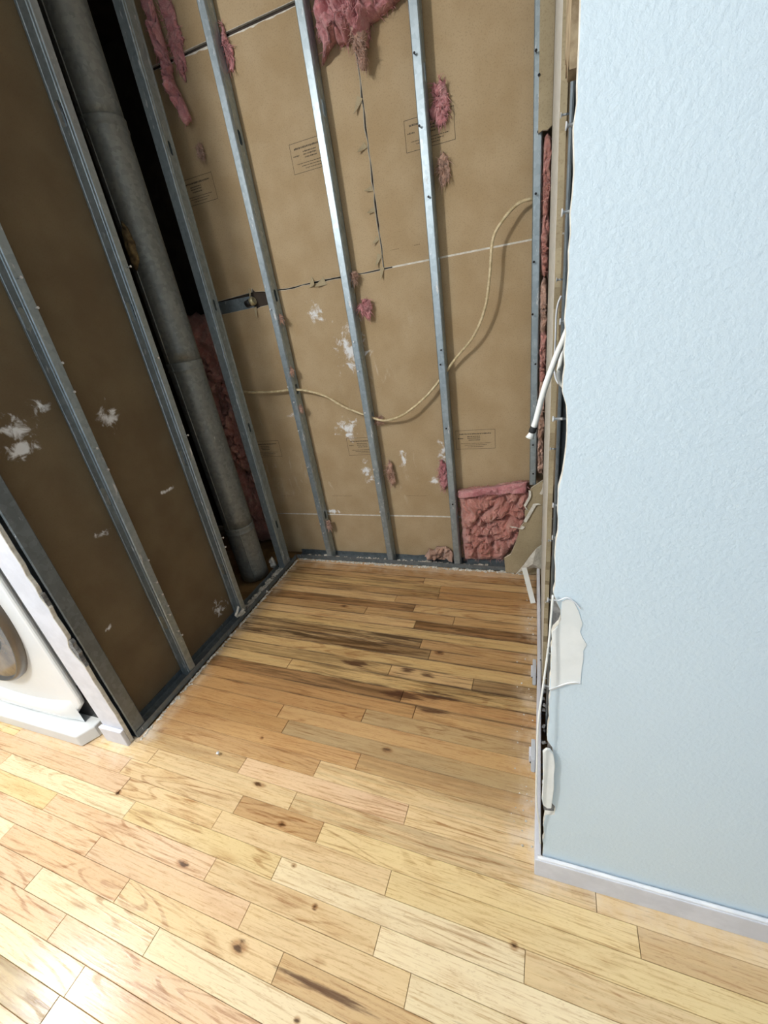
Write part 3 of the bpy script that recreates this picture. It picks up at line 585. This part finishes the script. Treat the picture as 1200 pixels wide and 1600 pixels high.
tag(tube('white_cable_loop', [at(888, 520, 1, .73), at(880, 545, 1, .72), at(876, 565, 1, .71), at(873, 583, 1, .70), at(875, 596, 1, .70), at(884, 608, 1, .70), at(890, 625, 1, .72)], .0036, 'white_plastic'), 'short white cable loop bending back into the wall', 'cable')
tag(tube('white_cable', [at(864, 930, 1, .592), at(861, 965, 1, .590), at(858, 1000, 1, .588), at(853, 1040, 1, .583), at(846, 1090, 1, .578), at(841, 1130, 1, .574), at(839, 1180, 1, .574), at(838, 1230, 1, .576), at(839, 1262, 1, .579), at(843, 1288, 1, .590), (.024, .594, .14)], .0019, 'white_plastic'), 'thin white cable hanging down the wall corner to the baseboard', 'cable')
tag(tube('grey_wire', [at(877, 462, 1, .80), at(872, 475, 1, .80), at(869, 495, 1, .80), at(868, 530, 1, .80), at(866, 570, 1, .80), at(868, 590, 1, .79), at(873, 600, 1, .78)], .0016, 'grey_plastic'), 'thin grey wire beside the screws inside the right wall', 'wire')

# ------------------------------------------------------------------ right corner debris
tc_ = prism('torn_board', [(-.145, .012), (-.150, .10), (-.118, .125), (-.095, .19), (-.082, .235), (-.073, .285), (-.046, .325), (-.050, .375), (-.034, .42), (-.033, .47), (-.022, .50), (.0295, .54), (.0295, .012)], 1, 1.897, 1.908, 'tan_paper', None, 'torn_paper')
tag(tc_, 'torn tan board scrap in the lower right corner by the pink batt', 'board')
def strip(name, pts, w, mat, par):                             # curled ribbon of torn facing paper
    P = spline(pts, 5); vs, fs = [], []
    for i, q in enumerate(P): vs += [q + Vector((-w / 2, -.001, w / 5)), q + Vector((w / 2, -.004, -w / 6))]
    for i in range(len(P) - 1): fs.append((2 * i, 2 * i + 1, 2 * i + 3, 2 * i + 2))
    o = mesh(name, vs, fs, mat, par); o.modifiers.new('s', 'SOLIDIFY').thickness = .0018; return o
for pts, w_ in (([(828, 766), (828, 775), (824, 783), (820, 790)], .010), ([(820, 790), (823, 795), (826, 797)], .008), ([(843, 787), (836, 788), (834, 791), (826, 805), (820, 815)], .014), ([(798, 823), (806, 824), (814, 826), (818, 822)], .013), ([(850, 755), (849, 764), (845, 772)], .011), ([(852, 825), (849, 838), (848, 846)], .012)):
    strip('paper_edge', [at(x, y_, 1, 1.892) for x, y_ in pts], w_, 'gypsum', tc_)
pl_ = [at(x, y_, 1, v) for x, y_, v in ((851, 846, 1.88), (846, 852, 1.86), (838, 857, 1.84), (828, 869, 1.83), (818, 883, 1.83), (805, 898, 1.84), (815, 893, 1.85), (824, 889, 1.86), (835, 887, 1.86), (847, 889, 1.86), (850, 872, 1.88))]
n = len(pl_); cen = sum(pl_, Vector()) / n + Vector((0, -.03, .0)); vs = pl_ + [cen] + [q + Vector((.002, .008, 0)) for q in pl_] + [cen + Vector((0, .008, 0))]
fs = [(i, (i + 1) % n, n) for i in range(n)] + [(n + 1 + i, n + 1 + (i + 1) % n, 2 * n + 1) for i in range(n)] + [(i, (i + 1) % n, n + 1 + (i + 1) % n, n + 1 + i) for i in range(n)]
tag(mesh('plaster_scrap', vs, fs, 'gypsum'), 'triangular grey-white plaster scrap at the back end of the baseboard', 'scrap')
a, b = at(819, 888, 1, 1.80), Vector((-.004, 1.66, .012)); d = (b - a); s_ = Vector((.011, .004, 0)); th_ = Vector((.0, .0, .004))
tag(mesh('trim_scrap', [a - s_, a + s_, b + s_, b - s_, a - s_ + th_, a + s_ + th_, b + s_ + th_, b - s_ + th_], [(0, 1, 2, 3), (4, 5, 6, 7), (0, 1, 5, 4), (1, 2, 6, 5), (2, 3, 7, 6), (3, 0, 4, 7)], 'white_plastic'), 'white strip of trim leaning into the corner by the baseboard', 'trim')
for lab, y0, y1 in (('grey plastic clip on the baseboard farther from the room', 1.185, 1.275), ('grey plastic clip on the baseboard nearer the room', .85, .935)):
    cl = empty('cable_clip', (.011, (y0 + y1) / 2, .03), label=lab, cat='clip'); hh_ = (y1 - y0) / 2
    bevel(prism('base_plate', [(-hh_, -.024), (hh_, -.024), (hh_ * .8, .030), (-hh_ * .8, .030)], 0, -.012, .001, 'grey_plastic', cl), .003); bevel(prism('latch', [(-hh_ * .45, -.012), (hh_ * .3, -.012), (hh_ * .3, .02), (-hh_ * .45, .02)], 0, -.018, -.011, 'white_trim', cl), .002)
    lathe('hole', [(.003, 0), (.003, .001)], 'dark_screw', cl, 10, (-.0125, -hh_ * .65, 0), False).rotation_euler = (0, 0, 0)
sc_ = lathe('screw', [(.0015, 0), (.002, .010), (.0055, .012), (.0060, .0145), (.0045, .0165), (.001, .017)], 'bright_screw', None, 16); sc_.location = (-1.061, .666, .0); tag(sc_, 'single shiny screw standing on the pale floor at the front left', 'screw')
pv = empty('plaster_shaving', at(372, 955, 0, -1.425), label='white V-shaped plaster shaving on the left floor track', cat='scrap')
for q in ([(368, 962), (371, 955), (373, 947)], [(370, 964), (376, 958), (381, 951)], [(372, 962), (378, 960), (383, 955)]):
    o = strip('shaving', [at(x, y_, 0, -1.426) - pv.location for x, y_ in q], .012, 'gypsum', pv)
# crumbs nobody could count
def crumbs(name, fn, n, s0, s1, seed, label, mat):
    rn = random.Random(seed); vs, fs = [], []
    for i in range(n):
        x, y_, z_ = fn(rn); s = rn.uniform(s0, s1) * rn.uniform(.5, 1); k = len(vs); rz = rn.uniform(0, 3.1)
        for dx, dy, dz in ((-1, -1, 0), (1, -.8, 0), (.9, 1, 0), (-.8, .9, 0), (-.6, -.5, .8), (.5, -.6, 1), (.6, .5, .7), (-.5, .6, .9)):
            dx *= rn.uniform(.6, 1.3); dy *= rn.uniform(.6, 1.3); vs.append((x + s * (dx * math.cos(rz) - dy * math.sin(rz)), y_ + s * (dx * math.sin(rz) + dy * math.cos(rz)), z_ + s * dz * rn.uniform(.5, 1)))
        fs += [tuple(k + j for j in f) for f in ((0, 1, 2, 3), (4, 5, 6, 7), (0, 1, 5, 4), (1, 2, 6, 5), (2, 3, 7, 6), (3, 0, 4, 7))]
    tag(mesh(name, vs, fs, mat), label, 'debris', kind='stuff')
crumbs('plaster_crumbs', lambda r: (r.uniform(-1.42, -.02), 1.914 + r.gauss(0, .004), .0005), 380, .002, .010, 1, 'white plaster crumbs along the back wall track', 'plaster_dust')
crumbs('plaster_crumbs', lambda r: (-1.428 + abs(r.gauss(0, .006)), r.uniform(.64, 1.9), .0005), 380, .002, .008, 2, 'white plaster crumbs along the left partition track', 'plaster_dust')
crumbs('plaster_crumbs', lambda r: (-1.47 + r.uniform(-.025, .022), r.uniform(1.38, 1.88), .0035), 210, .004, .018, 3, 'broken plaster bits in the left track by the duct', 'plaster_dust')
crumbs('plaster_crumbs', lambda r: (r.uniform(-1.38, -.2), r.uniform(1.94, 1.97), .0035), 170, .003, .014, 4, 'broken plaster bits inside the back wall track', 'plaster_dust')
crumbs('plaster_crumbs', lambda r: (r.uniform(-.06, .008), r.uniform(.62, 1.85), .0003), 60, .001, .004, 5, 'tiny white crumbs along the right baseboard', 'plaster_dust')
crumbs('plaster_crumbs', lambda r: (r.uniform(.033, .041), r.uniform(.70, 1.35), r.uniform(.0, .11)), 70, .004, .011, 6, 'grey plaster rubble in the gap behind the right baseboard', 'grey_tear')
# hanging bits of drywall tape round the duct foot
for i, (x, y_, v) in enumerate(((424, 872, 1.80), (405, 905, 1.72))):
    o = fluff('plaster_chunk', [(-.02, 0), (.02, .0), (.024, .05), (.008, .085), (-.018, .06)], 0, .02, 61 + i, 'plaster_dust', None, .012, .004, 10, 30, 0, 40); q = at(x, y_, 1, v); o.location = (q.x, v, .003)
    tag(o, ('grey plaster chunk standing against the corner stud foot', 'pale plaster chunk at the foot of the round duct')[i], 'debris')

# ------------------------------------------------------------------ washing machine
wm = empty('washing_machine', (-1.96, .63, 0), label='white front-loading washing machine at the left edge', cat='washing machine')
bevel(box('cabinet', (-.345, .012, .24), (.335, .68, 1.12), 'washer_white', wm), .012, 3)
fp = bevel(prism('front_panel', [(-.34, .06), (.225, .058), (.338, .165), (.345, .20), (.345, 1.11), (-.34, 1.11)], 1, -.004, .020, 'washer_white', wm), .014, 3)
# raised bow between door and foot, with the dark joint line under it
vs, fs = [], []; nu, nv = 40, 10
for i in range(nu + 1):
    u = -.335 + .63 * i / nu
    for j in range(nv + 1):
        v = j / nv; z_ = .062 + v * (.085 + .11 * (1 - (u / .34) ** 2) * 0 + .05 * (abs(u) / .34) ** 2)
        vs.append((u, -.004 - .022 * math.sin(v * math.pi) ** .6 * max(0, min(1, (.295 - u) / .10)) ** .5, z_))
fs = [(i * (nv + 1) + j, (i + 1) * (nv + 1) + j, (i + 1) * (nv + 1) + j + 1, i * (nv + 1) + j + 1) for i in range(nu) for j in range(nv)]
mesh('lower_bow', vs, fs, 'washer_white', wm, True)
tube('joint_line', [(-.33, -.016, .085), (-.1, -.018, .078), (.08, -.018, .080), (.20, -.012, .092)], .0016, 'seam_grey', wm)
bevel(prism('kick_base', [(-.345, -.064), (.318, -.064), (.352, -.010), (.352, .10), (-.345, .10)], 2, .002, .060, 'washer_base', wm), .006, 2)
# door: raised ring with a glass bowl
def ell(name, prof, mat, par, a, b, n=72, cz=.622):
    vs = [(s * a * math.cos(2 * math.pi * k / n), y_, cz + s * b * math.sin(2 * math.pi * k / n)) for s, y_ in prof for k in range(n)]
    fs = [(i * n + k, i * n + (k + 1) % n, (i + 1) * n + (k + 1) % n, (i + 1) * n + k) for i in range(len(prof) - 1) for k in range(n)] + [tuple((len(prof) - 1) * n + k for k in range(n))]
    return mesh(name, vs, fs, mat, par, True)
dr = ell('door', [(1.0, 0), (1.0, -.022), (.985, -.030), (.97, -.034), (.955, -.034), (.945, -.028), (.94, -.012)], 'door_ring', wm, .295, .375)
dr.location = (-.03, 0, 0)
ell('door_glass', [(.942, -.020), (.80, -.016), (.6, -.010), (.3, -.006), (.05, -.005)], 'door_glass', dr, .295, .375)
for x, y_ in ((.29, .02), (-.29, .02), (.29, .62), (-.29, .62)): lathe('foot', [(.02, 0), (.022, .004), (.015, .02), (.015, .03)], 'black_rubber', wm, 14, (x, y_, .0))
box('gap_shade', (-.30, .024, .03), (.352, .60, .24), 'black_rubber', wm)  # black box standing in for the shaded gap beside the panel
